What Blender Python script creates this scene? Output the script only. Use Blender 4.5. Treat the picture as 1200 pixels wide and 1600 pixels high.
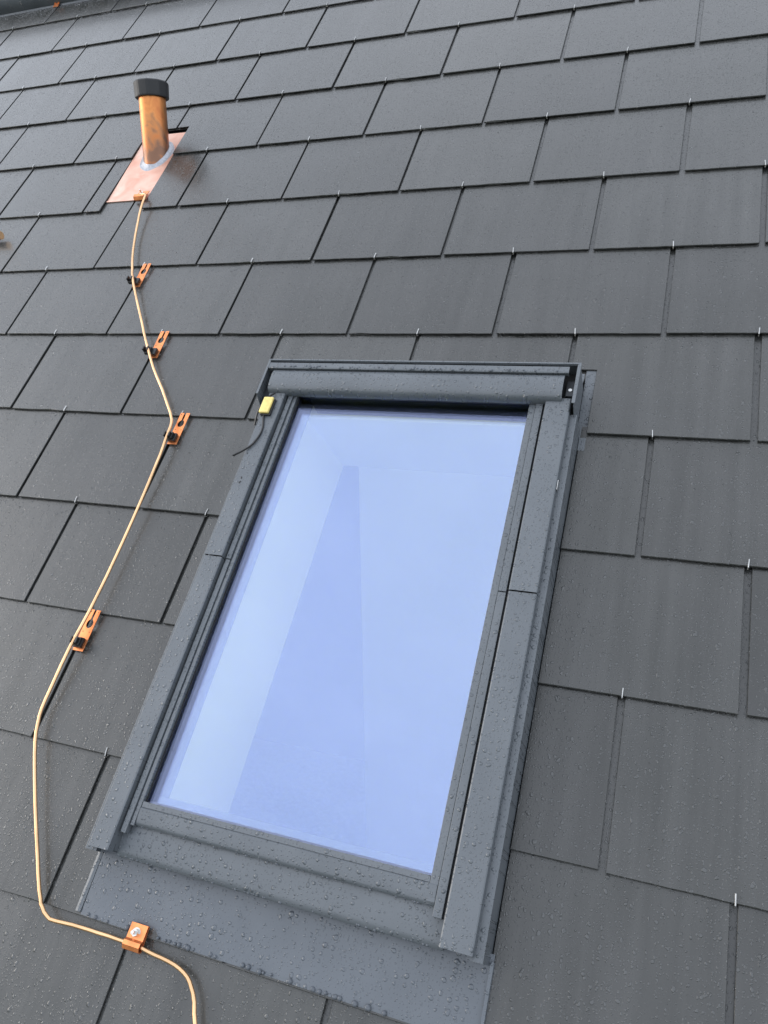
import bpy, bmesh, math, random
from mathutils import Vector, Matrix
random.seed(7)
C = bpy.context.scene
for o in list(bpy.data.objects): bpy.data.objects.remove(o)
PITCH = math.radians(45)
RM = Matrix.Rotation(PITCH, 4, 'X')          # roof coordinates (u across, v up the slope, n outwards) -> world
LIFT = Vector((0, 0, 6.0))
def W(u, v, n=0.0): return RM @ Vector((u, v, n)) + LIFT

# ------------------------------------------------------------------ camera
cam = bpy.data.cameras.new('camera'); camo = bpy.data.objects.new('camera', cam); C.collection.objects.link(camo)
right = Vector(((0.930725,0.249532,-0.267366))); down = Vector(((0.080826,-0.853338,-0.515054))); fwd = Vector(((-0.356676,0.457763,-0.814392)))
rot = Matrix((right, -down, -fwd)).transposed()
camo.matrix_world = Matrix.Translation(W(1.87937,-1.34158,1.43585)) @ (RM @ rot.to_4x4())
cam.sensor_fit = 'HORIZONTAL'; cam.sensor_width = 36; cam.lens = 36 * 1226.12 / 1200
cam.clip_start = .02; cam.clip_end = 2000
C.camera = camo
C.render.resolution_x = 768; C.render.resolution_y = 1024

# ------------------------------------------------------------------ sky, sun, exposure
SUN_ROOF = Vector((-.90, .06, .36)).normalized()      # towards the bright part of the overcast
sd = (RM.to_3x3() @ SUN_ROOF).normalized()
w = bpy.data.worlds.new('World'); C.world = w; w.use_nodes = True
nt = w.node_tree; nt.nodes.clear()
def N(nt, t, **k):
    n = nt.nodes.new(t)
    for a, b in k.items():
        if a == 'inp':
            for i, x in b.items(): n.inputs[i].default_value = x
        else: setattr(n, a, b)
    return n
sky = N(nt, 'ShaderNodeTexSky', sky_type='NISHITA', sun_disc=False, sun_elevation=math.asin(sd.z),
        sun_rotation=math.atan2(sd.x, sd.y), dust_density=2.5, air_density=1.0)
tc = N(nt, 'ShaderNodeTexCoord')
mp = N(nt, 'ShaderNodeMapping'); mp.inputs['Scale'].default_value = (1, 1, 2.2)
nz = N(nt, 'ShaderNodeTexNoise', inp={'Scale': 2.1, 'Detail': 6, 'Roughness': .55})
cr = N(nt, 'ShaderNodeValToRGB')
cr.color_ramp.elements[0].position = .32; cr.color_ramp.elements[0].color = (5.5, 5.95, 6.7, 1)
cr.color_ramp.elements[1].position = .72; cr.color_ramp.elements[1].color = (7.0, 7.35, 8.0, 1)
mx = N(nt, 'ShaderNodeMix', data_type='RGBA'); mx.inputs[0].default_value = .88
bg = N(nt, 'ShaderNodeBackground'); bg.inputs['Strength'].default_value = .15
ow = N(nt, 'ShaderNodeOutputWorld')
L = nt.links.new
L(tc.outputs['Generated'], mp.inputs[0]); L(mp.outputs[0], nz.inputs['Vector']); L(nz.outputs[0], cr.inputs[0])
L(sky.outputs[0], mx.inputs[6]); L(cr.outputs[0], mx.inputs[7]); L(mx.outputs[2], bg.inputs[0]); L(bg.outputs[0], ow.inputs[0])
sl = bpy.data.lights.new('sun', 'SUN'); sl.energy = .55; sl.angle = math.radians(38); sl.color = (1, .97, .93)
so = bpy.data.objects.new('sun', sl); C.collection.objects.link(so)
so.rotation_euler = (-sd).to_track_quat('-Z', 'Y').to_euler(); so.location = (0, 0, 12)
C.view_settings.view_transform = 'Standard'; C.view_settings.look = 'None'
C.view_settings.exposure = 0.85; C.view_settings.gamma = 1; C.view_settings.use_curve_mapping = False
C.render.engine = 'CYCLES'

# ------------------------------------------------------------------ materials
def mat(name):
    m = bpy.data.materials.new(name); m.use_nodes = True
    nt = m.node_tree; b = nt.nodes['Principled BSDF']
    return m, nt, b
def math_(nt, op, a, b=None, clamp=False):
    n = N(nt, 'ShaderNodeMath', operation=op, use_clamp=clamp)
    for i, x in enumerate((a, b)):
        if x is None: continue
        if isinstance(x, (int, float)): n.inputs[i].default_value = x
        else: nt.links.new(x, n.inputs[i])
    return n.outputs[0]
def coords(nt, rnd=True, scale=(1, 1, 1)):
    tc = N(nt, 'ShaderNodeTexCoord'); mp = N(nt, 'ShaderNodeMapping'); mp.inputs['Scale'].default_value = scale
    src = tc.outputs['Object']
    if rnd:
        oi = N(nt, 'ShaderNodeObjectInfo')
        cb = N(nt, 'ShaderNodeCombineXYZ')
        nt.links.new(math_(nt, 'MULTIPLY', oi.outputs['Random'], 37.3), cb.inputs[0])
        nt.links.new(math_(nt, 'MULTIPLY', oi.outputs['Random'], 91.7), cb.inputs[1])
        ad = N(nt, 'ShaderNodeVectorMath', operation='ADD')
        nt.links.new(src, ad.inputs[0]); nt.links.new(cb.outputs[0], ad.inputs[1]); src = ad.outputs[0]
    nt.links.new(src, mp.inputs[0])
    return mp.outputs[0]
def drops(nt, vec, cell, rmin, rmax, presence, squash=.55, density=None, dim='2D', warp=.35):
    """height (metres) of water beads standing on a surface; also returns the mask"""
    vo = N(nt, 'ShaderNodeTexVoronoi', voronoi_dimensions=dim, feature='F1')
    vo.inputs['Scale'].default_value = 1 / cell; vo.inputs['Randomness'].default_value = .95
    wn = N(nt, 'ShaderNodeTexNoise', inp={'Scale': 1.3 / cell, 'Detail': 1.0})
    sc = N(nt, 'ShaderNodeVectorMath', operation='SCALE'); sc.inputs['Scale'].default_value = cell * warp
    nt.links.new(vec, wn.inputs['Vector']); nt.links.new(wn.outputs['Color'], sc.inputs[0])
    ad = N(nt, 'ShaderNodeVectorMath', operation='ADD'); nt.links.new(vec, ad.inputs[0]); nt.links.new(sc.outputs[0], ad.inputs[1])
    nt.links.new(ad.outputs[0], vo.inputs['Vector'])
    sp = N(nt, 'ShaderNodeSeparateColor'); nt.links.new(vo.outputs['Color'], sp.inputs[0])
    rad = math_(nt, 'ADD', math_(nt, 'MULTIPLY', math_(nt, 'POWER', sp.outputs[0], 2.2), rmax - rmin), rmin)
    pres = math_(nt, 'LESS_THAN', sp.outputs[1], presence)
    if density is not None: pres = math_(nt, 'LESS_THAN', sp.outputs[1], math_(nt, 'MULTIPLY', density, presence))
    rad = math_(nt, 'MULTIPLY', rad, pres)
    d = vo.outputs['Distance']      # in cell units
    k = math_(nt, 'SUBTRACT', math_(nt, 'MULTIPLY', rad, rad), math_(nt, 'MULTIPLY', d, d))
    h = math_(nt, 'SQRT', math_(nt, 'MAXIMUM', k, 0.0))
    msk = math_(nt, 'GREATER_THAN', k, 0.0)
    return math_(nt, 'MULTIPLY', h, cell * squash), msk
def wetten(nt, b, base_h, layers, rough, strength=1.0):
    """joins fine relief + beads into one bump, makes the beads glossy"""
    H = base_h; M = None
    for h, m in layers:
        H = h if H is None else math_(nt, 'ADD', H, h)
        M = m if M is None else math_(nt, 'MAXIMUM', M, m)
    bp = N(nt, 'ShaderNodeBump'); bp.inputs['Distance'].default_value = 1.0; bp.inputs['Strength'].default_value = strength
    nt.links.new(H, bp.inputs['Height']); nt.links.new(bp.outputs[0], b.inputs['Normal'])
    r = N(nt, 'ShaderNodeMix', data_type='FLOAT'); nt.links.new(M, r.inputs[0])
    if isinstance(rough, (int, float)): r.inputs[2].default_value = rough
    else: nt.links.new(rough, r.inputs[2])
    r.inputs[3].default_value = .06
    nt.links.new(r.outputs[0], b.inputs['Roughness'])
    return M
def ramp(nt, src, a, b, ca, cb):
    r = N(nt, 'ShaderNodeValToRGB'); e = r.color_ramp.elements
    e[0].position = a; e[0].color = ca + (1,); e[1].position = b; e[1].color = cb + (1,)
    nt.links.new(src, r.inputs[0]); return r.outputs[0]

# slate: dark fibre slate, damp, run marks down the slope, beads of rain
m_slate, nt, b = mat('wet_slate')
v = coords(nt)
n1 = N(nt, 'ShaderNodeTexNoise', inp={'Scale': 5.0, 'Detail': 4}); nt.links.new(v, n1.inputs['Vector'])
vs = coords(nt, True, (26, 1.6, 1)); n2 = N(nt, 'ShaderNodeTexNoise', inp={'Scale': 1.0, 'Detail': 5, 'Roughness': .6}); nt.links.new(vs, n2.inputs['Vector'])
n3 = N(nt, 'ShaderNodeTexNoise', inp={'Scale': 420.0, 'Detail': 2}); nt.links.new(v, n3.inputs['Vector'])
c1 = ramp(nt, n2.outputs[0], .36, .66, (.016, .017, .015), (.057, .058, .056))
c2 = ramp(nt, n1.outputs[0], .3, .7, (.020, .021, .018), (.046, .046, .045))
mixc = N(nt, 'ShaderNodeMix', data_type='RGBA'); mixc.inputs[0].default_value = .5
nt.links.new(c1, mixc.inputs[6]); nt.links.new(c2, mixc.inputs[7])
oi = N(nt, 'ShaderNodeObjectInfo')
hv = N(nt, 'ShaderNodeHueSaturation'); nt.links.new(mixc.outputs[2], hv.inputs['Color'])
nt.links.new(math_(nt, 'ADD', math_(nt, 'MULTIPLY', oi.outputs['Random'], .42), .58), hv.inputs['Value'])
nt.links.new(hv.outputs[0], b.inputs['Base Color'])
rgh = math_(nt, 'ADD', math_(nt, 'MULTIPLY', n2.outputs[0], .40), .13)
rgh = math_(nt, 'ADD', rgh, math_(nt, 'MULTIPLY', n1.outputs[0], .08))
fine = math_(nt, 'ADD', math_(nt, 'MULTIPLY', n3.outputs[0], .00022), math_(nt, 'MULTIPLY', n1.outputs[0], .0015))
dn = N(nt, 'ShaderNodeTexNoise', inp={'Scale': 7.0, 'Detail': 2}); nt.links.new(vs, dn.inputs['Vector']); dn.inputs['Scale'].default_value = .35
dens = math_(nt, 'MULTIPLY', math_(nt, 'SUBTRACT', dn.outputs[0], .12, ), 2.4, True)
ve = coords(nt, True, (1, .8, 1))
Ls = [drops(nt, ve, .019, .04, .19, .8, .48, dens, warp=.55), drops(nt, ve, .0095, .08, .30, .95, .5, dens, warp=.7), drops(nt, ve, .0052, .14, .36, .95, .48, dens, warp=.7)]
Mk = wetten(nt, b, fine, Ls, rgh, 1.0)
wc = N(nt, 'ShaderNodeMix', data_type='RGBA'); wf = math_(nt, 'MULTIPLY', Mk, .26); nt.links.new(wf, wc.inputs[0]); nt.links.new(hv.outputs[0], wc.inputs[6]); wc.inputs[7].default_value = (.11, .115, .12, 1)  # beads paler in base colour: painted stand-in for light the drops gather
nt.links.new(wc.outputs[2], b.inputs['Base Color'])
b.inputs['Specular IOR Level'].default_value = .6
b.inputs['Coat Weight'].default_value = .7; b.inputs['Coat Roughness'].default_value = .16; b.inputs['Coat IOR'].default_value = 1.33

def metal_coat(name, ca, cb, rough, cell_layers, flat=.0004, spec=.6):
    m, nt, b = mat(name)
    v = coords(nt, True)
    n1 = N(nt, 'ShaderNodeTexNoise', inp={'Scale': 9.0, 'Detail': 4}); nt.links.new(v, n1.inputs['Vector'])
    n3 = N(nt, 'ShaderNodeTexNoise', inp={'Scale': 260.0, 'Detail': 2}); nt.links.new(v, n3.inputs['Vector'])
    nt.links.new(ramp(nt, n1.outputs[0], .3, .7, ca, cb), b.inputs['Base Color'])
    b.inputs['Specular IOR Level'].default_value = spec
    rg = math_(nt, 'ADD', math_(nt, 'MULTIPLY', n1.outputs[0], .16), rough)
    hh = math_(nt, 'ADD', math_(nt, 'MULTIPLY', n1.outputs[0], flat), math_(nt, 'MULTIPLY', n3.outputs[0], .00006))
    dn = N(nt, 'ShaderNodeTexNoise', inp={'Scale': 11.0, 'Detail': 2}); nt.links.new(v, dn.inputs['Vector'])
    dens = math_(nt, 'MULTIPLY', math_(nt, 'SUBTRACT', dn.outputs[0], .16), 3.0, True)
    ls = [drops(nt, v, *a, density=dens) for a in cell_layers]
    wetten(nt, b, hh, ls, rg, .9)
    return m
m_cover = metal_coat('grey_window_cover', (.085, .096, .108), (.105, .117, .130), .30,
                     [(.0125, .10, .33, .85, .6), (.0062, .10, .32, .9, .55)])
m_apron = metal_coat('grey_apron_sheet', (.078, .089, .104), (.098, .111, .128), .26,
                     [(.0150, .10, .33, .75, .45), (.0065, .10, .34, .85, .45)], flat=.003)
m_ridge = metal_coat('grey_ridge_metal', (.075, .085, .098), (.10, .112, .128), .22, [(.010, .1, .3, .6, .5)])
def plain(name, col, rough, metal=0.0, noise=None, bump=0.0, **kw):
    m, nt, b = mat(name)
    b.inputs['Base Color'].default_value = col + (1,); b.inputs['Roughness'].default_value = rough; b.inputs['Metallic'].default_value = metal
    for k, x in kw.items(): b.inputs[k].default_value = x
    v = coords(nt, True)
    n1 = N(nt, 'ShaderNodeTexNoise', inp={'Scale': noise or 40.0, 'Detail': 4}); nt.links.new(v, n1.inputs['Vector'])
    lo = tuple(x * .8 for x in col); hi = tuple(min(1, x * 1.15) for x in col)
    nt.links.new(ramp(nt, n1.outputs[0], .3, .7, lo, hi), b.inputs['Base Color'])
    nt.links.new(math_(nt, 'ADD', math_(nt, 'MULTIPLY', n1.outputs[0], .2), rough - .1), b.inputs['Roughness'])
    if bump:
        bp = N(nt, 'ShaderNodeBump'); bp.inputs['Distance'].default_value = bump; bp.inputs['Strength'].default_value = 1
        nt.links.new(n1.outputs[0], bp.inputs['Height']); nt.links.new(bp.outputs[0], b.inputs['Normal'])
    return m
m_black = plain('black_plastic', (.012, .012, .013), .35, noise=80)
m_blackcap = plain('matt_black_cap', (.012, .013, .015), .5, noise=30)
m_dark = plain('dark_profile', (.020, .023, .028), .5)
m_spacer = plain('spacer_bar', (.07, .075, .12), .4, .3)
m_seal = plain('black_seal', (.010, .010, .011), .6)
m_deck = plain('dark_underlay', (.02, .02, .021), .8)
m_steel = plain('stainless_wire', (.55, .55, .54), .35, .9)
m_bolt = plain('zinc_bolt', (.62, .62, .60), .3, 1.0, noise=200)
m_copper = plain('copper_plate_bright', (.86, .31, .12), .38, .85, noise=45, bump=.0004)
m_rod = plain('copper_rod', (.80, .50, .27), .28, .9, noise=14)
m_white = plain('white_lining', (.74, .75, .76), .6, noise=.6)
m_wall = plain('attic_plaster', (.45, .45, .46), .8, noise=.7)
m_dim = plain('attic_boarding', (.08, .08, .09), .8, noise=.7)
m_floor = plain('attic_floor', (.30, .26, .22), .6)
m_yellow = plain('pale_yellow_plastic', (.78, .62, .20), .38, noise=60)
m_solder = plain('solder_ring_grey', (.36, .37, .40), .38, .75, noise=150, bump=.002)
m_grass = plain('ground_grass', (.05, .07, .03), .9, noise=.6)
m_underside = plain('far_slope', (.06, .06, .06), .5)
# copper pipe: stained by heat, brown at the foot
m_pipe, nt, b = mat('copper_pipe')
tc_ = N(nt, 'ShaderNodeTexCoord'); sx = N(nt, 'ShaderNodeSeparateXYZ'); nt.links.new(tc_.outputs['Object'], sx.inputs[0])
mpp = N(nt, 'ShaderNodeMapping'); mpp.inputs['Scale'].default_value = (26, 26, 9); nt.links.new(tc_.outputs['Object'], mpp.inputs[0])
n1 = N(nt, 'ShaderNodeTexNoise', inp={'Scale': 1.0, 'Detail': 5, 'Distortion': .6}); nt.links.new(mpp.outputs[0], n1.inputs['Vector'])
k = math_(nt, 'ADD', math_(nt, 'MULTIPLY', sx.outputs[2], -6.0), math_(nt, 'MULTIPLY', n1.outputs[0], 2.1))
c_top = ramp(nt, n1.outputs[0], .35, .7, (.46, .16, .055), (.80, .34, .11))
stain = ramp(nt, math_(nt, 'ADD', k, .02), .42, .95, (0, 0, 0), (1, 1, 1))
mc = N(nt, 'ShaderNodeMix', data_type='RGBA'); nt.links.new(stain, mc.inputs[0]); nt.links.new(c_top, mc.inputs[6]); mc.inputs[7].default_value = (.22, .12, .08, 1)
nt.links.new(mc.outputs[2], b.inputs['Base Color']); b.inputs['Metallic'].default_value = .8
nt.links.new(math_(nt, 'ADD', math_(nt, 'MULTIPLY', n1.outputs[0], .3), .22), b.inputs['Roughness'])
# copper flashing: pinkish satin
m_flash, nt, b = mat('copper_flashing')
v = coords(nt, False); n1 = N(nt, 'ShaderNodeTexNoise', inp={'Scale': 14.0, 'Detail': 4, 'Distortion': .8}); nt.links.new(v, n1.inputs['Vector'])
nt.links.new(ramp(nt, n1.outputs[0], .3, .68, (.64, .34, .25), (.78, .54, .44)), b.inputs['Base Color'])
b.inputs['Metallic'].default_value = .8; b.inputs['Roughness'].default_value = .45
bp = N(nt, 'ShaderNodeBump'); bp.inputs['Distance'].default_value = .0025; nt.links.new(n1.outputs[0], bp.inputs['Height']); nt.links.new(bp.outputs[0], b.inputs['Normal'])
# coated glass: strong bluish reflection, tinted see-through
m_glass = bpy.data.materials.new('outer_glass'); m_glass.use_nodes = True; nt = m_glass.node_tree; nt.nodes.clear()
v = coords(nt, False)
H = None
for a in ((.012, .08, .22, .30, .3), (.006, .08, .24, .40, .25)):
    dn = N(nt, 'ShaderNodeTexNoise', inp={'Scale': 5.0, 'Detail': 3}); nt.links.new(v, dn.inputs['Vector'])
    dens = math_(nt, 'MULTIPLY', math_(nt, 'SUBTRACT', dn.outputs[0], .36), 3.0, True)
    h, mk = drops(nt, v, *a, density=dens); H = h if H is None else math_(nt, 'ADD', H, h)
bp = N(nt, 'ShaderNodeBump'); bp.inputs['Distance'].default_value = 1; bp.inputs['Strength'].default_value = .6; nt.links.new(H, bp.inputs['Height'])
gl = N(nt, 'ShaderNodeBsdfGlossy'); gl.inputs['Color'].default_value = (.065, .075, .120, 1); gl.inputs['Roughness'].default_value = .015
tr = N(nt, 'ShaderNodeBsdfTransparent'); tr.inputs['Color'].default_value = (.925, .92, .86, 1)
nt.links.new(bp.outputs[0], gl.inputs['Normal'])
ms = N(nt, 'ShaderNodeAddShader')
nt.links.new(tr.outputs[0], ms.inputs[0]); nt.links.new(gl.outputs[0], ms.inputs[1])
om = N(nt, 'ShaderNodeOutputMaterial'); nt.links.new(ms.outputs[0], om.inputs[0])
# inner pane: solar coating, strong blue reflection
m_coat = bpy.data.materials.new('coated_glass'); m_coat.use_nodes = True; nt = m_coat.node_tree; nt.nodes.clear()
gl = N(nt, 'ShaderNodeBsdfGlossy'); gl.inputs['Color'].default_value = (.110, .142, .335, 1); gl.inputs['Roughness'].default_value = .01
tr = N(nt, 'ShaderNodeBsdfTransparent'); tr.inputs['Color'].default_value = (.77, .79, .55, 1)
ms = N(nt, 'ShaderNodeAddShader'); nt.links.new(tr.outputs[0], ms.inputs[0]); nt.links.new(gl.outputs[0], ms.inputs[1])
om = N(nt, 'ShaderNodeOutputMaterial'); nt.links.new(ms.outputs[0], om.inputs[0])
m_water, nt, b = mat('rain_water'); b.inputs['Base Color'].default_value = (.10, .11, .125, 1); b.inputs['Roughness'].default_value = .06
b.inputs['IOR'].default_value = 1.33

# ------------------------------------------------------------------ mesh helpers (roof coordinates)
class MB:
    def __init__(s): s.v = []; s.f = []; s.sm = []
    def add(s, vs, fs, smooth=False):
        o = len(s.v); s.v += [Vector(x) for x in vs]; s.f += [tuple(i + o for i in f) for f in fs]; s.sm += [smooth] * len(fs)
    def box(s, u0, u1, v0, v1, n0, n1):
        s.add([(u0,v0,n0),(u1,v0,n0),(u1,v1,n0),(u0,v1,n0),(u0,v0,n1),(u1,v0,n1),(u1,v1,n1),(u0,v1,n1)],
              [(3,2,1,0),(4,5,6,7),(0,1,5,4),(1,2,6,5),(2,3,7,6),(3,0,4,7)])
    def poly(s, pts, n0, n1):               # flat outline (u, v) with thickness
        k = len(pts)
        s.add([(p[0], p[1], n0) for p in pts] + [(p[0], p[1], n1) for p in pts],
              [tuple(range(k))[::-1], tuple(range(k, 2 * k))] + [(i, (i+1) % k, k + (i+1) % k, k + i) for i in range(k)])
    def prof(s, pts, a, b, axis, smooth=False):   # closed profile extruded; axis 'u': pts are (v, n); axis 'v': pts are (u, n)
        k = len(pts)
        P = (lambda p, t: (t, p[0], p[1])) if axis == 'u' else (lambda p, t: (p[0], t, p[1]))
        s.add([P(p, a) for p in pts] + [P(p, b) for p in pts],
              [tuple(range(k)), tuple(range(k, 2 * k))[::-1]]); o = len(s.v) - 2 * k
        for i in range(k):
            s.f.append((o + i, o + k + i, o + k + (i+1) % k, o + (i+1) % k)); s.sm.append(smooth)
    def sheet(s, line, t, a, b, axis, smooth=False):   # open line thickened to a sheet of metal
        ln = [Vector(p) for p in line]; off = []
        for i, p in enumerate(ln):
            d0 = (ln[i] - ln[i-1]).normalized() if i else None; d1 = (ln[i+1] - ln[i]).normalized() if i < len(ln) - 1 else None
            d = ((d0 or d1) + (d1 or d0)).normalized(); nn = Vector((-d.y, d.x)); c = max(.4, nn.dot(Vector((-(d1 or d0).y, (d1 or d0).x))))
            off.append(p - nn * t / c)
        s.prof([tuple(p) for p in ln] + [tuple(p) for p in off[::-1]], a, b, axis, smooth)
    def tube(s, path, r, k=8, cap=True):
        path = [Vector(p) for p in path]; rings = []; up_ = Vector((.13, .21, .97))
        for i, p in enumerate(path):
            d = (path[min(i+1, len(path)-1)] - path[max(i-1, 0)]).normalized()
            x = d.cross(up_); x = (x if x.length > 1e-3 else d.cross(Vector((1, 0, 0)))).normalized(); y = x.cross(d)
            rr = r[i] if isinstance(r, (list, tuple)) else r
            rings.append([p + (x * math.cos(t) + y * math.sin(t)) * rr for t in (2 * math.pi * j / k for j in range(k))])
        vs = [q for R_ in rings for q in R_]; fs = []
        for i in range(len(path) - 1):
            for j in range(k): fs.append((i*k+j, i*k+(j+1)%k, (i+1)*k+(j+1)%k, (i+1)*k+j))
        if cap: fs += [tuple(range(k)), tuple(range((len(path)-1)*k, len(path)*k))[::-1]]
        s.add(vs, fs, True)
    def dome(s, c, ru, rv, rn, k=10, rows=3):
        vs = []; fs = []
        for i in range(rows):
            t = (math.pi / 2) * i / rows
            for j in range(k):
                a = 2 * math.pi * j / k; vs.append((c[0] + ru*math.cos(t)*math.cos(a), c[1] + rv*math.cos(t)*math.sin(a), c[2] + rn*math.sin(t)))
        vs.append((c[0], c[1], c[2] + rn))
        for i in range(rows - 1):
            for j in range(k): fs.append((i*k+j, i*k+(j+1)%k, (i+1)*k+(j+1)%k, (i+1)*k+j))
        for j in range(k): fs.append(((rows-1)*k+j, (rows-1)*k+(j+1)%k, rows*k))
        fs.append(tuple(range(k))[::-1])
        s.add(vs, fs, True)
    def mesh(s, name, m, org=(0, 0, 0), bevel=0.0):
        me = bpy.data.meshes.new(name); O = Vector(org)
        me.from_pydata([tuple(x - O) for x in s.v], [], s.f); me.materials.append(m)
        bm = bmesh.new(); bm.from_mesh(me)
        for f, q in zip(bm.faces, s.sm): f.smooth = q
        bmesh.ops.recalc_face_normals(bm, faces=bm.faces)
        for e in bm.edges:
            if len(e.link_faces) == 2 and e.calc_face_angle(0) > .75: e.smooth = False
        if bevel:
            es = [e for e in bm.edges if len(e.link_faces) == 2 and e.calc_face_angle(0) > .6 and not (e.link_faces[0].smooth and e.link_faces[1].smooth)]
            bmesh.ops.bevel(bm, geom=es, offset=bevel, segments=2, profile=.5, affect='EDGES', clamp_overlap=True)
        bm.to_mesh(me); bm.free(); return me
def link(name, me, parent=None, loc=(0, 0, 0), rot=(0, 0, 0)):
    o = bpy.data.objects.new(name, me); C.collection.objects.link(o)
    if parent is not None: o.parent = parent
    o.location = loc; o.rotation_euler = rot
    return o
def thing(name, label, cat, u=0, v=0, n=0, group=None):
    o = bpy.data.objects.new(name, None); C.collection.objects.link(o); o.empty_display_size = .05
    o.location = W(u, v, n); o.rotation_euler = (PITCH, 0, 0); o['label'] = label; o['category'] = cat
    o['org'] = (u, v, n)
    if group: o['group'] = group
    return o
def part(name, mb, m, parent, bevel=0.0):
    return link(name, mb.mesh(name, m, parent['org'], bevel), parent)
def sub(name, mb, m, parent, root, bevel=0.0):
    return link(name, mb.mesh(name, m, root['org'], bevel), parent)
def smooth_path(pts, k=6):
    P = [Vector(p) for p in pts]; P = [P[0]*2 - P[1]] + P + [P[-1]*2 - P[-2]]; out = []
    for i in range(1, len(P) - 2):
        for j in range(k):
            t = j / k; a, b_, c, d = P[i-1:i+3]
            out.append(.5 * ((2*b_) + (c - a)*t + (2*a - 5*b_ + 4*c - d)*t*t + (3*b_ - a - 3*c + d)*t**3))
    out.append(P[-2]); return out

# ------------------------------------------------------------------ the setting
def struct(name, me, **k):
    o = link(name, me, **k); o['kind'] = 'structure'; return o
g = MB(); g.add([(-600,-600,0),(600,-600,0),(600,600,0),(-600,600,0)], [(0,1,2,3)])
struct('ground', g.mesh('ground', m_grass))

# ------------------------------------------------------------------ the slate roof
E_, P_ = .2905, .4            # exposed height of a row, spacing of the joints
T = .0075                      # slate thickness
LEN = .66
TILT = math.atan(T / E_)
VEDGE = {-4: -1.168, -3: -.870, -2: -.5825, -1: -.2915, 0: .0018, 1: .291, 2: .5775, 3: .870, 4: 1.164, 5: 1.452, 6: 1.738, 7: 2.012}
def vedge(r): return VEDGE.get(r, r * E_ - .004)
roof = thing('slate_roof', 'wet dark grey slate roof filling the picture, slates hung on small steel hooks', 'roof')
holes_win = [(.872, 1.650, -1.40, -.12)]
HOLE_W = (.870, 1.6502, -1.400, -.135)        # (u0, u1, v0, v1) the roof window
HOLE_R = (1.60, 1.664, -.305, -.108)
HOLE_P = (-.127, .054, .45, 1.030)           # the vent pipe plate
RIDGE_V = 2.20
def cut_slate(u0, u1, v0, v1, holes):
    us = sorted({u0, u1} | {x for h in holes for x in h[:2] if u0 < x < u1})
    vs = sorted({v0, v1} | {x for h in holes for x in h[2:] if v0 < x < v1})
    cells = set()
    for i in range(len(us) - 1):
        for j in range(len(vs) - 1):
            cu, cv = (us[i] + us[i+1]) / 2, (vs[j] + vs[j+1]) / 2
            if not any(h[0] < cu < h[1] and h[2] < cv < h[3] for h in holes): cells.add((i, j))
    return us, vs, cells
def slate_mesh(u0, u1, v0, v1, holes, org):
    us, vs, cells = cut_slate(u0, u1, v0, v1, holes)
    n0 = len(us)
    if n0 == 2:
        k = 11; us = [u0 + (u1 - u0) * (i / k + (random.uniform(-.3, .3) / k if 0 < i < k else 0)) for i in range(k + 1)]
        cells = {(i, 0) for i in range(k)} if (0, 0) in cells and len(vs) == 2 else None
        if cells is None: us, vs, cells = cut_slate(u0, u1, v0, v1, holes)
    jit = [random.gauss(0, .00035) + (random.uniform(.0012, .0030) if random.random() < .05 else 0) for _ in us]
    if not cells: return None
    th = T - .0030; idx = {}; V = []; F = []
    def vid(i, j, top):
        k = (i, j, top)
        if k not in idx: idx[k] = len(V); V.append((us[i], vs[j] + (jit[i] if j == 0 and top and len(us) > 6 else 0), 0 if top else -th))
        return idx[k]
    for (i, j) in cells:
        F.append((vid(i,j,1), vid(i+1,j,1), vid(i+1,j+1,1), vid(i,j+1,1)))
        F.append((vid(i,j+1,0), vid(i+1,j+1,0), vid(i+1,j,0), vid(i,j,0)))
        for (di, dj, a, b_) in ((-1,0,(i,j+1),(i,j)), (1,0,(i+1,j),(i+1,j+1)), (0,-1,(i,j),(i+1,j)), (0,1,(i+1,j+1),(i,j+1))):
            if (i+di, j+dj) not in cells: F.append((vid(*a,1), vid(*a,0), vid(*b_,0), vid(*b_,1)))
    m = MB(); m.add(V, F); me = m.mesh('slate', m_slate, org)
    bm = bmesh.new(); bm.from_mesh(me)
    es = [e for e in bm.edges if len(e.link_faces) == 2 and e.calc_face_angle(0) > 1.2 and all(abs(x.co.z - (0 - org[2])) < 1e-5 for x in e.verts)]
    bmesh.ops.bevel(bm, geom=es, offset=.0008, segments=1, affect='EDGES'); bm.to_mesh(me); bm.free()
    return me
variants = {}
def gap_at(u): return .0085 if u < 1.3 else .0125
COLS = range(-6, 9)
outer = MB()
hook = MB(); hr = .0013
hook.tube([(0, .05, -.010), (0, .004, -.0085), (0, -.003, -.0075), (0, -.0048, -.003), (0, -.0035, .0012), (0, .002, .0024), (0, .0135, .0020)], hr, 6)
hook_me = hook.mesh('slate_hook', m_steel)
nsl = 0
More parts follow.
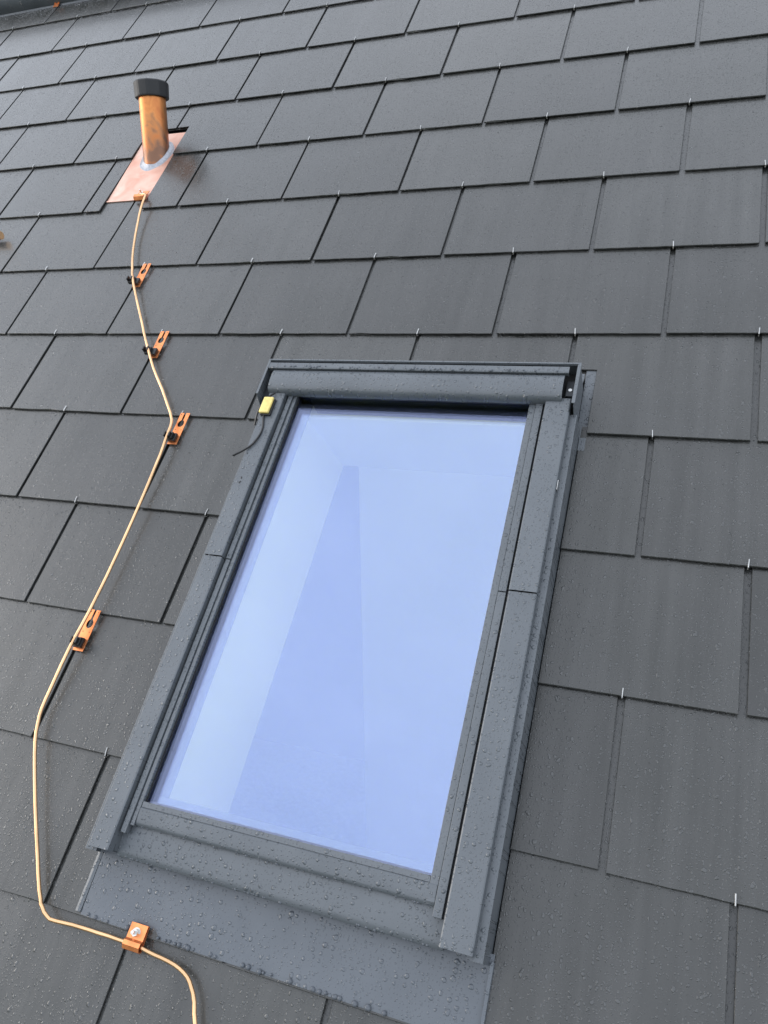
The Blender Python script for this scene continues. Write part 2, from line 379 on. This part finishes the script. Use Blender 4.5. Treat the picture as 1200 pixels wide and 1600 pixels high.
for r in range(-14, 8):
    for i in range(-12, 14):
        uc = (i + (0 if r % 2 == 0 else .5)) * P_       # hook of row r at the middle of its slate
        u0, u1 = uc - P_/2, uc + P_/2
        ve = vedge(r); v1 = min(ve + LEN, RIDGE_V + .02)
        g0 = gap_at(u0) / 2 + random.uniform(-.001, .001); g1 = gap_at(u1) / 2 + random.uniform(-.001, .001)
        a, b_ = u0 + g0, u1 - g1
        inner = (-2.3 < uc < 3.1) and r >= -7
        if not inner:
            s_ = MB(); s_.box(a, b_, 0, v1 - ve, -T + .0030, 0)
            M_ = Matrix.Translation((0, ve, 0)) @ Matrix.Rotation(-TILT, 4, 'X')
            outer.add([M_ @ x for x in s_.v], s_.f); continue
        hs = []
        if r <= -1: 
            h = HOLE_W
            if b_ > h[0] and a < h[1] and v1 > h[2] and ve < h[3]: hs.append(h)
            if r == -1 and a < HOLE_R[1] < b_: hs.append(HOLE_R)
        if r in (2, 3) and b_ > HOLE_P[0] and a < HOLE_P[1]: hs.append(HOLE_P)
        org = (uc, ve, 0)
        if hs: me = slate_mesh(a, b_, ve, v1, hs, org)
        else:
            key = (round(b_ - a, 3), round(v1 - ve, 2), round(a - uc, 3), random.randrange(5))
            if key not in variants: variants[key] = slate_mesh(a, b_, ve, v1, [], org)
            me = variants[key]
        if me is None: continue
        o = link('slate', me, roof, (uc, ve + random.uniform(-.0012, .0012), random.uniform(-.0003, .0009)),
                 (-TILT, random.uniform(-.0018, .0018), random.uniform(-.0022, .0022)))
        nsl += 1
        # hook in the middle of the tail
        if not (HOLE_W[0] - .02 < uc < HOLE_W[1] + .02 and HOLE_W[2] - .06 < ve < HOLE_W[3]) and not (HOLE_P[0] < uc < HOLE_P[1] and r == 2):
            link('slate_hook', hook_me, roof, (uc + random.uniform(-.002, .002), ve, 0), (0, 0, random.uniform(-.12, .12)))
print('slates', nsl)
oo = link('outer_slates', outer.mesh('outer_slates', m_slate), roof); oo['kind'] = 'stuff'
# boarding under the slates, with the openings left free
m = MB()
D0, D1 = -.045, -.026
m.box(-5, HOLE_W[0] + .01, -4.2, 2.2, D0, D1); m.box(HOLE_W[1] - .01, 5.8, -4.2, 2.2, D0, D1)
m.box(HOLE_W[0] + .01, HOLE_W[1] - .01, -4.2, -1.33, D0, D1); m.box(HOLE_W[0] + .01, HOLE_W[1] - .01, -.18, 2.2, D0, D1)
part('roof_deck', m, m_deck, roof)
# far slope behind the ridge
m = MB(); s2 = math.sqrt(.5)
m.add([(-5, 2.2, -.03), (5.8, 2.2, -.03), (5.8, 2.2, -6.0), (-5, 2.2, -6.0), (-5, 2.16, -.03), (5.8, 2.16, -.03), (5.8, 2.16, -6.0), (-5, 2.16, -6.0)],
      [(0,1,2,3), (7,6,5,4), (0,4,5,1), (1,5,6,2), (2,6,7,3), (3,7,4,0)])
part('far_slope', m, m_underside, roof)
# ridge: rolled metal cap pieces
for k in range(-3, 5):
    a = k * 1.3 - .55; m = MB(); pr = []
    R0 = .085
    for j in range(17):
        t = math.radians(-58 + j * 15.2)
        pr.append((2.245 - R0 * math.cos(t) , .028 + R0 * math.sin(t)))
    pr = [(2.158, -.002), (2.1655, .004)] + [p for p in pr if p[1] > .012]
    m.sheet(pr, .0015, a, a + 1.297 , 'u', True); part('ridge_cap', m, m_ridge, roof)

# ------------------------------------------------------------------ ridge strap (lightning conductor holder)
t = thing('ridge_strap', 'small slotted copper strap hanging over the edge of the grey ridge roll', 'strap', -1.2, 2.16, 0)
m = MB(); pr = [(2.140, .0045), (2.1635, .0085), (2.17, .03), (2.176, .055), (2.19, .08), (2.21, .10)]
us = -1.200
m.sheet(pr, -.0015, us - .0155, us - .005, 'u'); m.sheet(pr, -.0015, us + .005, us + .0155, 'u')
m.sheet(pr[:2], -.0015, us - .005, us + .005, 'u'); m.sheet(pr[3:4] + [(2.183, .068)], -.0015, us - .005, us + .005, 'u')
part('strap', m, m_copper, t)

# ------------------------------------------------------------------ roof window
win = thing('roof_window', 'closed grey metal roof window with blue reflecting glass set in the slates', 'window', 1.26, -1.34, 0)
GL, GR, GB, GT = .953, 1.543, -1.243, -.240
m = MB(); m.box(GL - .012, GR + .012, GB - .006, GT, .041, .045); glass = part('glass_pane', m, m_glass, win)
m = MB(); m.box(GL, GR, GB, GT + .02, -.0185 + .0475, .0325); part('inner_glass_pane', m, m_coat, win)
m = MB(); m.box(GL, GL + .004, GB, GT, .0327, .0408); m.box(GR - .006, GR, GB, GT, .0327, .0408); m.box(GL + .004, GR - .006, GB, GB + .006, .0327, .0408); m.box(GL + .006, GR - .006, GT - .006, GT, .0327, .0408)
part('glass_spacer', m, m_spacer, win)
# sash: dark inner frame with a spacer, seen through the glass
m = MB()
m.box(GL - .014, GL - .001, GB - .02, GT + .05, -.030, .0405); m.box(GR + .001, GR + .014, GB - .02, GT + .05, -.030, .0405)
m.box(GL - .001, GR + .001, GB - .02, GB - .001, -.030, .0405); m.box(GL + .001, GR - .001, GB - .001, GB + .020, -.030, .0270); m.box(GL - .001, GL + .008, GB, GT + .02, -.030, .0270); m.box(GL - .001, GR + .001, GT + .02, GT + .05, -.030, .0405)
part('sash_frame', m, m_dark, win)
m = MB()   # outer frame body
m.box(.890, .936, -1.33, -.17, -.03, .050); m.box(1.577, 1.628, -1.33, -.17, -.03, .050)
m.box(.936, 1.577, -1.325, -1.268, -.03, .018); m.box(.936, 1.577, -.195, -.17, -.03, .05)
part('window_frame', m, m_seal, win)
# lining of the opening: splayed top and bottom, straight sides
m = MB()
LU0, LU1 = .948, 1.553
def quad(mb, a, b_, c, d, th=.012):
    a, b_, c, d = map(Vector, (a, b_, c, d)); nn = (b_ - a).cross(d - a).normalized() * th
    mb.add([a, b_, c, d, a + nn, b_ + nn, c + nn, d + nn], [(0,1,2,3), (7,6,5,4), (0,4,5,1), (1,5,6,2), (2,6,7,3), (3,7,4,0)])
VT, VB, ND = -.275, -1.250, -.315
lt = []
side = lambda u: [(u, VB, -.031), (u, VT + .07, -.031), (u, VT + .07, ND), (u, VB - .03, ND)]
a_ = MB(); q = side(LU0); quad(a_, q[0], q[1], q[2], q[3], .012); part('lining_side', a_, m_white, win)
a_ = MB(); q = side(LU1); quad(a_, q[3], q[2], q[1], q[0], .012); part('lining_side', a_, m_white, win)
a_ = MB(); quad(a_, (LU0, VT + .03, -.031), (LU1, VT + .03, -.031), (LU1, VT + .072, ND), (LU0, VT + .072, ND), -.012); part('lining_head', a_, m_white, win)
a_ = MB(); quad(a_, (LU0, VB, -.031), (LU1, VB, -.031), (LU1, VB - .03, ND), (LU0, VB - .03, ND), .012); part('lining_sill', a_, m_white, win)

SEAM = -.7205
# side strips of the sash (two steps each side)
def strip(u0, u1, n, v0, v1=-.235):
    m = MB(); m.box(u0, u1, v0, v1, n - .014, n); return m
part('sash_strip', strip(.9545, .9635 - .0005, .0575, -1.287), m_cover, win, .0008)
part('sash_strip', strip(.9415, .9530, .0605, -1.303, SEAM - .0018), m_cover, win, .0008); part('sash_strip', strip(.9415, .9530, .0615, SEAM), m_cover, win, .0008)
part('sash_strip', strip(1.5400, 1.5545, .0570, -1.280), m_cover, win, .0008)
part('sash_strip', strip(1.5555, 1.5710, .0600, -1.300, SEAM - .0018), m_cover, win, .0008); part('sash_strip', strip(1.5555, 1.5710, .0610, SEAM), m_cover, win, .0008)
m = MB(); m.box(.9375, .9408, -1.30, -.235, .046, .052); m.box(1.5715, 1.5765, -1.30, -.235, .046, .052); m.box(.9640, .9660, GB, -.235, .0452, .050)
part('seal', m, m_seal, win)
# side covers in two lengths, the upper one lapping over the lower
SEAM = -.7205; VEND = -1.339
def cover(v0, v1, lift, sgn):
    m = MB()
    if sgn > 0: pr = [(1.5775, .031), (1.5775, .0690), (1.5800, .0705), (1.6295, .0705), (1.6315, .0690), (1.6325, .0560)]
    else: pr = [(.8910, .0560), (.8920, .0690), (.8940, .0705), (.9340, .0705), (.9365, .0690), (.9365, .031)]
    pr = [(p[0], p[1] + lift) for p in pr]
    m.sheet(pr, .0012, v0, v1, 'v'); return m
for sgn in (-1, 1):
    part('side_cover', cover(VEND, SEAM - .0022, 0, sgn), m_cover, win)
    part('side_cover', cover(SEAM, -.255, .0022, sgn), m_cover, win)
# lower flange and outer wall of the flashing
m = MB(); m.sheet([(1.6200, .0545), (1.6445, .0550), (1.6465, .0535), (1.6480, .0000), (1.6490, -.024)], .0012, -1.345, -.285, 'v'); part('side_flashing', m, m_cover, win)
m = MB(); m.sheet([(.8735, -.024), (.8750, .0000), (.8765, .0535), (.8785, .0550), (.9030, .0545)], .0012, -1.345, -.285, 'v'); part('side_flashing', m, m_cover, win)
# bottom sash cover, rounded, with a thin upper strip
m = MB(); m.sheet([(-1.272, .0482), (-1.2835, .0480), (-1.2852, .0505), (-1.2835, .0538), (-1.2785, .0562), (-1.2690, .0578), (-1.2545, .0588), (-1.2525, .0570)], .0012, .9645, 1.5535, 'u', True)
part('sash_bottom_cover', m, m_cover, win)
m = MB(); m.box(.9640, 1.5395, -1.2520, -1.2415, .0452, .0570); part('glass_bead', m, m_cover, win, .0006)
# lower frame cover, bulging, running to the apron
m = MB(); m.sheet([(-1.3380, .0260), (-1.3425, .0270), (-1.3432, .0320), (-1.3400, .0365), (-1.3300, .0395), (-1.3120, .0420), (-1.2900, .0435), (-1.2560, .0440)], .0012, .9368, 1.5770, 'u', True)
part('frame_bottom_cover', m, m_cover, win)
m = MB(); m.sheet([(-1.3370, -.0020), (-1.3375, .0500), (-1.325, .0515)], .0012, .880, .9366, 'u'); m.sheet([(-1.3370, -.0020), (-1.3375, .0500), (-1.325, .0515)], .0012, 1.5772, 1.6430, 'u')
part('corner_plate', m, m_dark, win)
# apron
m = MB(); NU = 24; NV = 6; vs = []; fs = []
for j in range(NV + 1):
    for i in range(NU + 1):
        u = .886 + (1.655 - .886) * i / NU; v_ = -1.4535 + (.1265) * j / NV
        n_ = .0016 + .0030 * (j / NV) + .0012 * math.sin(i * .9 + j * .4) * (1 - j / NV) + .0006 * math.sin(i * 2.3)
        vs.append((u, v_, n_))
for j in range(NV):
    for i in range(NU): a0 = j * (NU + 1) + i; fs.append((a0, a0 + 1, a0 + NU + 2, a0 + NU + 1))
k0 = len(vs); vs += [(x, y, z - .0016) for x, y, z in vs]; fs += [tuple(k0 + q for q in f)[::-1] for f in fs[:NU * NV]]
bd = [i for i in range(NU + 1)] + [j * (NU + 1) + NU for j in range(1, NV + 1)] + [NV * (NU + 1) + i for i in range(NU - 1, -1, -1)] + [j * (NU + 1) for j in range(NV - 1, 0, -1)]
for x, y in zip(bd, bd[1:] + bd[:1]): fs.append((x, x + k0, y + k0, y))
m.add(vs, fs, True); me = m.mesh('apron', m_apron, win['org'])
ap = link('apron', me, win)
for e in me.polygons: pass
m = MB(); m.sheet([(.8725, -.004), (.8730, .0035), (.8790, .0052), (.8845, .0035), (.8848, -.002)], .0009, -1.4500, -1.338, 'v'); part('apron_fold', m, m_cover, win)
m = MB(); m.sheet([(1.6500, .0068), (1.6555, .0062), (1.6562, -.0045)], .0009, -1.4540, -1.338, 'v'); part('apron_fold', m, m_apron, win)
# head: flashing tray with upstands, flat cap strip, rounded hood
m = MB(); m.sheet([(-.122, -.004), (-.150, .000), (-.1660, .010), (-.1690, .0880), (-.1725, .0895), (-.1735, .086)], .0012, .868, 1.6385, 'u'); part('head_flashing', m, m_cover, win)
def upst(u, s_):
    m = MB(); pts = [(u, -.1690), (u, -.300), (u, -.285), (u, -.169)]
    # side cheek: tall at the back, cut slanted at the front
    c = [(-.1690, .0), (-.1690, .0900), (-.2790, .0880), (-.2830, .0835), (-.2950, .048), (-.3350, .018), (-.3350, .0)]
    m.prof(c, u, u + .0013 * s_, 'u'); return m
part('head_cheek', upst(.8685, 1), m_cover, win); part('head_cheek', upst(1.6400, 1), m_cover, win)
m = MB(); m.box(1.6360, 1.6435, -.2800, -.1690, .0885, .0900); m.box(.8660, .8725, -.2800, -.1690, .0885, .0900); part('cheek_lip', m, m_cover, win, .0005)
m = MB(); m.sheet([(-.1995, .0800), (-.2010, .0925), (-.1985, .0940), (-.1840, .0935), (-.1830, .080)], .0012, .8760, 1.6200, 'u'); part('head_cap', m, m_cover, win)
hp = [(-.2620, .0600), (-.2632, .0700), (-.2615, .0775), (-.2565, .0838), (-.2480, .0872), (-.2350, .0892), (-.2190, .0900), (-.2070, .0880), (-.2030, .0850), (-.2025, .078)]
m = MB(); m.sheet(hp, -.0013, .8905, 1.6120, 'u', True)
part('hood', m, m_cover, win)
m = MB(); m.prof([(p[0], p[1]) for p in hp[1:-1]] + [(-.2025, .058), (-.2590, .058)], 1.6080, 1.6110, 'u'); m.prof([(p[0], p[1]) for p in hp[1:-1]] + [(-.2025, .058), (-.2590, .058)], .8915, .8945, 'u')
part('hood_end', m, m_dark, win)
m = MB(); m.box(.9645, 1.5400, -.2520, -.2350, .0455, .0640); m.box(.8945, 1.6080, -.2560, -.2030, .0650, .0700); part('hood_underside', m, m_seal, win)
m = MB(); m.box(1.6150, 1.6360, -.2600, -.2000, .058, .064); m.box(1.6170, 1.6330, -.2480, -.2350, .064, .072); m.box(.8720, .8900, -.29, -.2000, .058, .064)
part('hood_bracket', m, m_dark, win, .001)
m = MB(); m.tube([(1.6250, -.228, .064), (1.6250, -.228, .0685)], .0042, 8); part('screw', m, m_steel, win)
m = MB(); m.poly([(1.6410, -.105), (1.6690, -.105), (1.6690, -.300), (1.6410, -.300)], -.0095, -.0080); m.poly([(1.6495, -.301), (1.6640, -.301), (1.6640, -.335), (1.6495, -.335)], -.0068, -.0060)
part('soaker', m, m_cover, win)
m = MB(); m.box(1.6327, 1.6340, -.485, -.462, .058, .0675); part('clip_tab', m, m_steel, win)
for (u, v_, a_) in ((.9085, -.5165, .0022), (.9105, -.5275, .0016), (.9080, -.5300, .0019), (.8990, -.448, .0014)):
    m = MB(); m.dome((u, v_, .0708 + .0022), a_ * .8, a_ * 1.5, a_ * .7, 7, 3); part('dirt_crumb', m, m_black, win)
# hanging beads along the lips
m = MB()
def beads(n_, u0, u1, v_, h, s0, s1, jv=.001):
    for _ in range(n_):
        s_ = random.uniform(s0, s1) ; c = (random.uniform(u0, u1), v_ + random.uniform(-jv, jv), h)
        k0 = len(m.v); m.dome(c, s_ * random.uniform(.8, 1.2), s_, s_ * .8, 8, 3)
beads(46, .968, 1.550, -1.2845, .0500, .0014, .0030); beads(60, .94, 1.575, -1.3405, .0345, .0014, .0030)
beads(50, .888, 1.652, -1.4505, .0028, .0022, .0050); beads(40, .893, 1.610, -.2625, .0700, .0014, .0030)
beads(60, .880, 1.618, -.1965, .0937, .0018, .0036, .003)
dr = part('water_beads', m, m_water, win); dr['kind'] = 'stuff'

# ------------------------------------------------------------------ attic room behind the glass
def wall(name, pts, m_, th=.05):
    a_ = MB(); quad(a_, *pts, th); struct_o = link(name, a_.mesh(name, m_)); struct_o.location = LIFT; struct_o['kind'] = 'structure'
# world axes from here (origin lifted): room runs below the deck
y = lambda v_, n_: (v_ - n_) * s2
z = lambda v_, n_: (v_ + n_) * s2
wall('attic_floor', [(-.6, -2.6, -2.6), (3.4, -2.6, -2.6), (3.4, 2.6, -2.6), (-.6, 2.6, -2.6)], m_floor)
wy = y(-.17, -.4) 
wall('attic_partition', [(.995, wy, -2.6), (3.4, wy, -2.6), (3.4, wy, wy - .46), (.995, wy, wy - .46)], m_wall, .09)
wall('attic_back_wall', [(-.6, 1.9, -2.6), (3.4, 1.9, -2.6), (3.4, 1.9, 1.2), (-.6, 1.9, 1.2)], m_dim)
wall('attic_side_wall', [(-.6, -2.6, -2.6), (-.6, 2.6, -2.6), (-.6, 1.4, 1.0), (-.6, -2.0, -2.4)], m_dim)
wall('attic_side_wall', [(3.4, -2.6, -2.6), (3.4, 2.6, -2.6), (3.4, 1.4, 1.0), (3.4, -2.0, -2.4)], m_wall)

# ------------------------------------------------------------------ rain sensor on the window
t = thing('rain_sensor', 'small pale yellow sensor box with black cable on the window left top corner', 'sensor', .904, -.312, .072)
m = MB(); m.box(.8925, .9215, -.3365, -.2870, .0725, .0790); part('base', m, m_black, t, .002)
m = MB(); m.box(.8922, .9185, -.3345, -.2870, .0795, .0870); part('cover', m, m_yellow, t, .0025)
m = MB(); m.tube(smooth_path([(.905, -.330, .076), (.905, -.342, .076), (.913, -.372, .0745), (.9125, -.398, .0755), (.903, -.425, .0760), (.885, -.445, .0770), (.866, -.458, .0765)]), .0024, 8)
m.tube([(.8745, -.452, .0768), (.864, -.4595, .0762)], .0026, 8)
part('cable', m, m_black, t)
m = MB(); m.tube(smooth_path([(.912, -.268, .078), (.903, -.280, .080), (.893, -.290, .077), (.884, -.308, .074), (.8775, -.330, .066), (.874, -.352, .054)]), .0024, 8)
part('cable', m, m_black, t)

# ------------------------------------------------------------------ vent pipe
t = thing('vent_pipe', 'upright copper vent pipe with black cap, soldered to a copper plate among the slates', 'vent pipe', -.02, .88, -.004)
PR = .0475; px, pv = -.021, .876
m = MB(); m.poly([(-.1240, .6345), (.0515, .6325), (.0535, 1.0), (-.1240, 1.0)], -.0080, -.0066); part('flashing_plate', m, m_flash, t)
m = MB(); m.sheet([(.6345, -.0056), (.6300, -.0060), (.6300, -.0085)], .0008, -.1240, .0515, 'u'); part('plate_fold', m, m_flash, t)
tube = MB()
K = 40; up_ = Vector((0, s2, s2)); ex = Vector((1, 0, 0)); ey = Vector((0, s2, -s2))
rings = []
def ringpt(a, h, r_=PR): return ex * (r_ * math.cos(a)) + ey * (r_ * math.sin(a)) + up_ * h
def foot(a, r_, lift=0):      # height on the axis where the wall meets the plate (n = 0)
    return -(ey * (r_ * math.sin(a))).z / up_.z + lift
HT = .200
vs = []; fs = []
hs = [0, .15, .3, .5, .7, .85, 1]
for q in hs:
    for j in range(K):
        a = 2 * math.pi * j / K; f0 = foot(a, PR); vs.append(ringpt(a, f0 + (HT - f0) * q))
for i in range(len(hs) - 1):
    for j in range(K): fs.append((i*K+j, i*K+(j+1)%K, (i+1)*K+(j+1)%K, (i+1)*K+j))
tube.add(vs, fs, True)
me = tube.mesh('pipe', m_pipe, (0, 0, 0))
po = link('pipe', me, t, (px + .02, pv - .88, 0)); 
# cap
m = MB(); vs = []; fs = []
prof = [(PR + .0015, HT - .014), (PR + .010, HT - .014), (PR + .0108, HT - .010), (PR + .0125, HT + .034), (PR + .0105, HT + .038), (PR + .002, HT + .0395), (0.02, HT + .041)]
for r_, h_ in prof:
    for j in range(K):
        a = 2 * math.pi * j / K; rr = r_ + (.0012 if (j % 4 < 2 and r_ > PR + .006) else 0); vs.append(ringpt(a, h_, rr))
for i in range(len(prof) - 1):
    for j in range(K): fs.append((i*K+j, i*K+(j+1)%K, (i+1)*K+(j+1)%K, (i+1)*K+j))
fs.append(tuple(range((len(prof)-1)*K, len(prof)*K)))
m.add(vs, fs); me = m.mesh('cap', m_blackcap, (0, 0, 0)); link('cap', me, t, (px + .02, pv - .88, 0))
# solder ring: flat collar plus bead around the elliptical foot
m = MB(); vs = []; fs = []
for q, (r_, hh) in enumerate([(PR - .002, .0085), (PR + .0035, .0060), (PR + .008, .0018), (PR + .0155 , .0005), (PR + .019, -.0008)]):
    for j in range(K):
        a = 2 * math.pi * j / K; wob = 1 + .035 * math.sin(3 * a + 1) + .02 * math.sin(7 * a)
        vs.append((px + r_ * wob * math.cos(a), pv + r_ * wob * 1.28 * math.sin(a) , -.0062 + hh))
for i in range(4):
    for j in range(K): fs.append((i*K+j, i*K+(j+1)%K, (i+1)*K+(j+1)%K, (i+1)*K+j))
m.add(vs, fs, True); part('solder_ring', m, m_solder, t)

# ------------------------------------------------------------------ lightning conductor
rod = [(.040,.634,.012),(.058,.628,.016),(.066,.610,.018),(.076,.551,.016),(.104,.454,.013),(.144,.346,.016),(.187,.256,.020),(.227,.185,.021),(.318,.049,.019),(.387,-.052,.021),
       (.456,-.147,.020),(.522,-.225,.019),(.581,-.300,.019),(.600,-.331,.021),(.605,-.372,.022),(.611,-.437,.021),(.615,-.569,.018),(.617,-.733,.018),(.616,-.876,.021),(.609,-.965,.022),
       (.606,-1.086,.018),(.614,-1.142,.018),(.642,-1.206,.017),(.726,-1.343,.015),(.787,-1.436,.014),(.809,-1.462,.014),(.835,-1.475,.013),(.887,-1.473,.012),(.944,-1.4715,.012),(1.018,-1.4715,.0105),
       (1.071,-1.476,.011),(1.115,-1.480,.011),(1.146,-1.492,.011),(1.166,-1.511,.011),(1.187,-1.55,.012),(1.200,-1.59,.012),(1.208,-1.66,.012),(1.206,-1.80,.012),(1.19,-2.1,.012),(1.20,-2.9,.012),(1.20,-4.1,.012)]
m = MB(); m.tube([p + Vector((random.gauss(0, .00035), random.gauss(0, .00035), 0)) for p in smooth_path(rod, 3)], .0038, 12)
me = m.mesh('conductor_rod', m_rod, rod[0]); o = link('conductor_rod', me, None, W(*rod[0]), (PITCH, 0, 0))
o['label'] = 'thin bent copper rod winding down the slates from the vent pipe plate'; o['category'] = 'conductor rod'

# clips hooked over slate tails
def clip_plate():
    m = MB(); pts = [(-.0145, -.0965), (.0145, -.0965), (.0145, .005), (.0030, .005), (.0030, -.018)]
    for j in range(15):
        t_ = math.radians(70 - j * (320 / 14)); pts.append((.0092 * math.cos(t_), -.030 + .0112 * math.sin(t_)))
    pts += [(-.0030, -.018), (-.0030, .005), (-.0145, .005)]
    m.poly(pts, .0022, .0038); return m
lab = {'a': 'highest copper rod clip, nearest below the vent pipe', 'b': 'second copper rod clip below the vent pipe, between two others',
       'c': 'copper rod clip where the rod bends, left of the yellow sensor', 'd': 'lowest slotted copper rod clip, on the slates left of the glass'}
for key, (u, r, tw) in {'a': (.2165, 1, .02), 'b': (.4160, 0, .02), 'c': (.6145, -1, 0), 'd': (.6170, -3, -.01)}.items():
    ve = vedge(r)
    t = thing('rod_clip', lab[key], 'clip', u, ve, 0, 'slotted copper clips holding the rod')
    t.rotation_euler = (PITCH, 0, 0)
    O = t['org']
    def P(name, mb, m_, bev=0):
        o = link(name, mb.mesh(name, m_, (0, 0, 0), bev), t); return o
    pl = P('plate', clip_plate(), m_copper, 0); pl.rotation_euler = (.012, 0, tw)
    for (x, y_) in ((-.0105, -.0005), (.0105, -.0005), (-.009, -.050), (.009, -.050)): d = MB(); d.tube([(x, y_, .0036), (x, y_, .0041)], .0013, 6); P('small_hole', d, m_seal).rotation_euler = (.012, 0, tw)
    # black holder: block, two jaws over the rod, a tongue on the left
    rodx = {'a': .200, 'b': .398, 'c': .6045, 'd': .612}[key] - u
    yc = -.078
    h = MB(); h.box(-.0115, .0095, yc - .013, yc + .011, .0042, .0125); h.box(rodx - .010, rodx + .008, yc - .010, yc + .008, .0042, .0150)
    P('holder', h, m_black, .0015)
    j = MB(); j.box(rodx - .0095, rodx - .0048, yc - .008, yc + .006, .0150, .0270); j.box(rodx + .0048, rodx + .0095, yc - .008, yc + .006, .0150, .0265)
    j.box(rodx - .0165, rodx - .0096, yc - .003, yc + .002, .0100, .0130); j.box(rodx + .0096, rodx + .0135, yc - .010, yc + .009, .0126, .0200)
    P('jaw', j, m_black, .001)
# lower clamp at the apron edge
t = thing('rod_clamp', 'square copper clamp with a steel bolt on the lower edge of the apron', 'clamp', 1.022, -1.462, 0)
m = MB(); m.sheet([(-1.4775, .0045), (-1.4805, .0085), (-1.4795, .0140), (-1.4740, .0172), (-1.4680, .0160), (-1.4640, .0112), (-1.4380, .0095)], -.0020, 1.0040, 1.0395, 'u')
m.sheet([(-1.438, .0066), (-1.4810, .0045)], -.0016, 1.0045, 1.0390, 'u'); part('clamp_plate', m, m_copper, t)
m = MB(); m.tube([(1.0200, -1.4530, .0095), (1.0200, -1.4530, .0125)], .0090, 20); part('washer', m, m_bolt, t)
m = MB(); m.tube([(1.0200, -1.4530, .0125), (1.0200, -1.4530, .0180)], .0066, 6); m.sm = [False] * len(m.sm); part('nut', m, m_bolt, t)
m = MB(); m.tube([(1.0200, -1.4530, .0178), (1.0200, -1.4530, .0260)], .0032, 12); part('bolt', m, m_bolt, t)
m = MB(); m.poly([(1.0055, -1.4395), (1.0380, -1.4395), (1.0380, -1.4405), (1.0055, -1.4405)], .0096, .0104); part('stamped_ridge', m, m_copper, t)
# upper clamp at the plate
t = thing('plate_clamp', 'tiny copper clamp with a bolt gripping the lower edge of the pipe plate', 'clamp', .03, .636, 0)
m = MB(); m.sheet([(.622, -.003), (.6185, .0035), (.6240, .0120), (.6330, .0125), (.6400, .0030), (.6470, .0012), (.6640, .0000)], -.0018, .0080, .0500, 'u', True); part('clamp_plate', m, m_copper, t)
m = MB(); m.tube([(.0225, .6530, -.002), (.0225, .6530, .0050)], .0072, 6); m.sm = [False] * len(m.sm); part('nut', m, m_bolt, t)
m = MB(); m.tube([(.0225, .6530, .0050), (.0225, .6530, .0170)], .0030, 10); part('bolt', m, m_bolt, t)
# fitting cut by the left border
t = thing('rod_end_fitting', 'rounded copper fitting peeking in at the left border of the picture', 'fitting', -.54, .455, 0)
m = MB(); m.tube(smooth_path([(-.60, .452, .014), (-.53, .452, .017), (-.488, .4545, .019)]), .0145, 14); part('sleeve', m, m_rod, t)
m = MB(); m.tube([(-.95, .46, .010), (-.60, .455, .012)], .0041, 10); part('rod', m, m_rod, t)
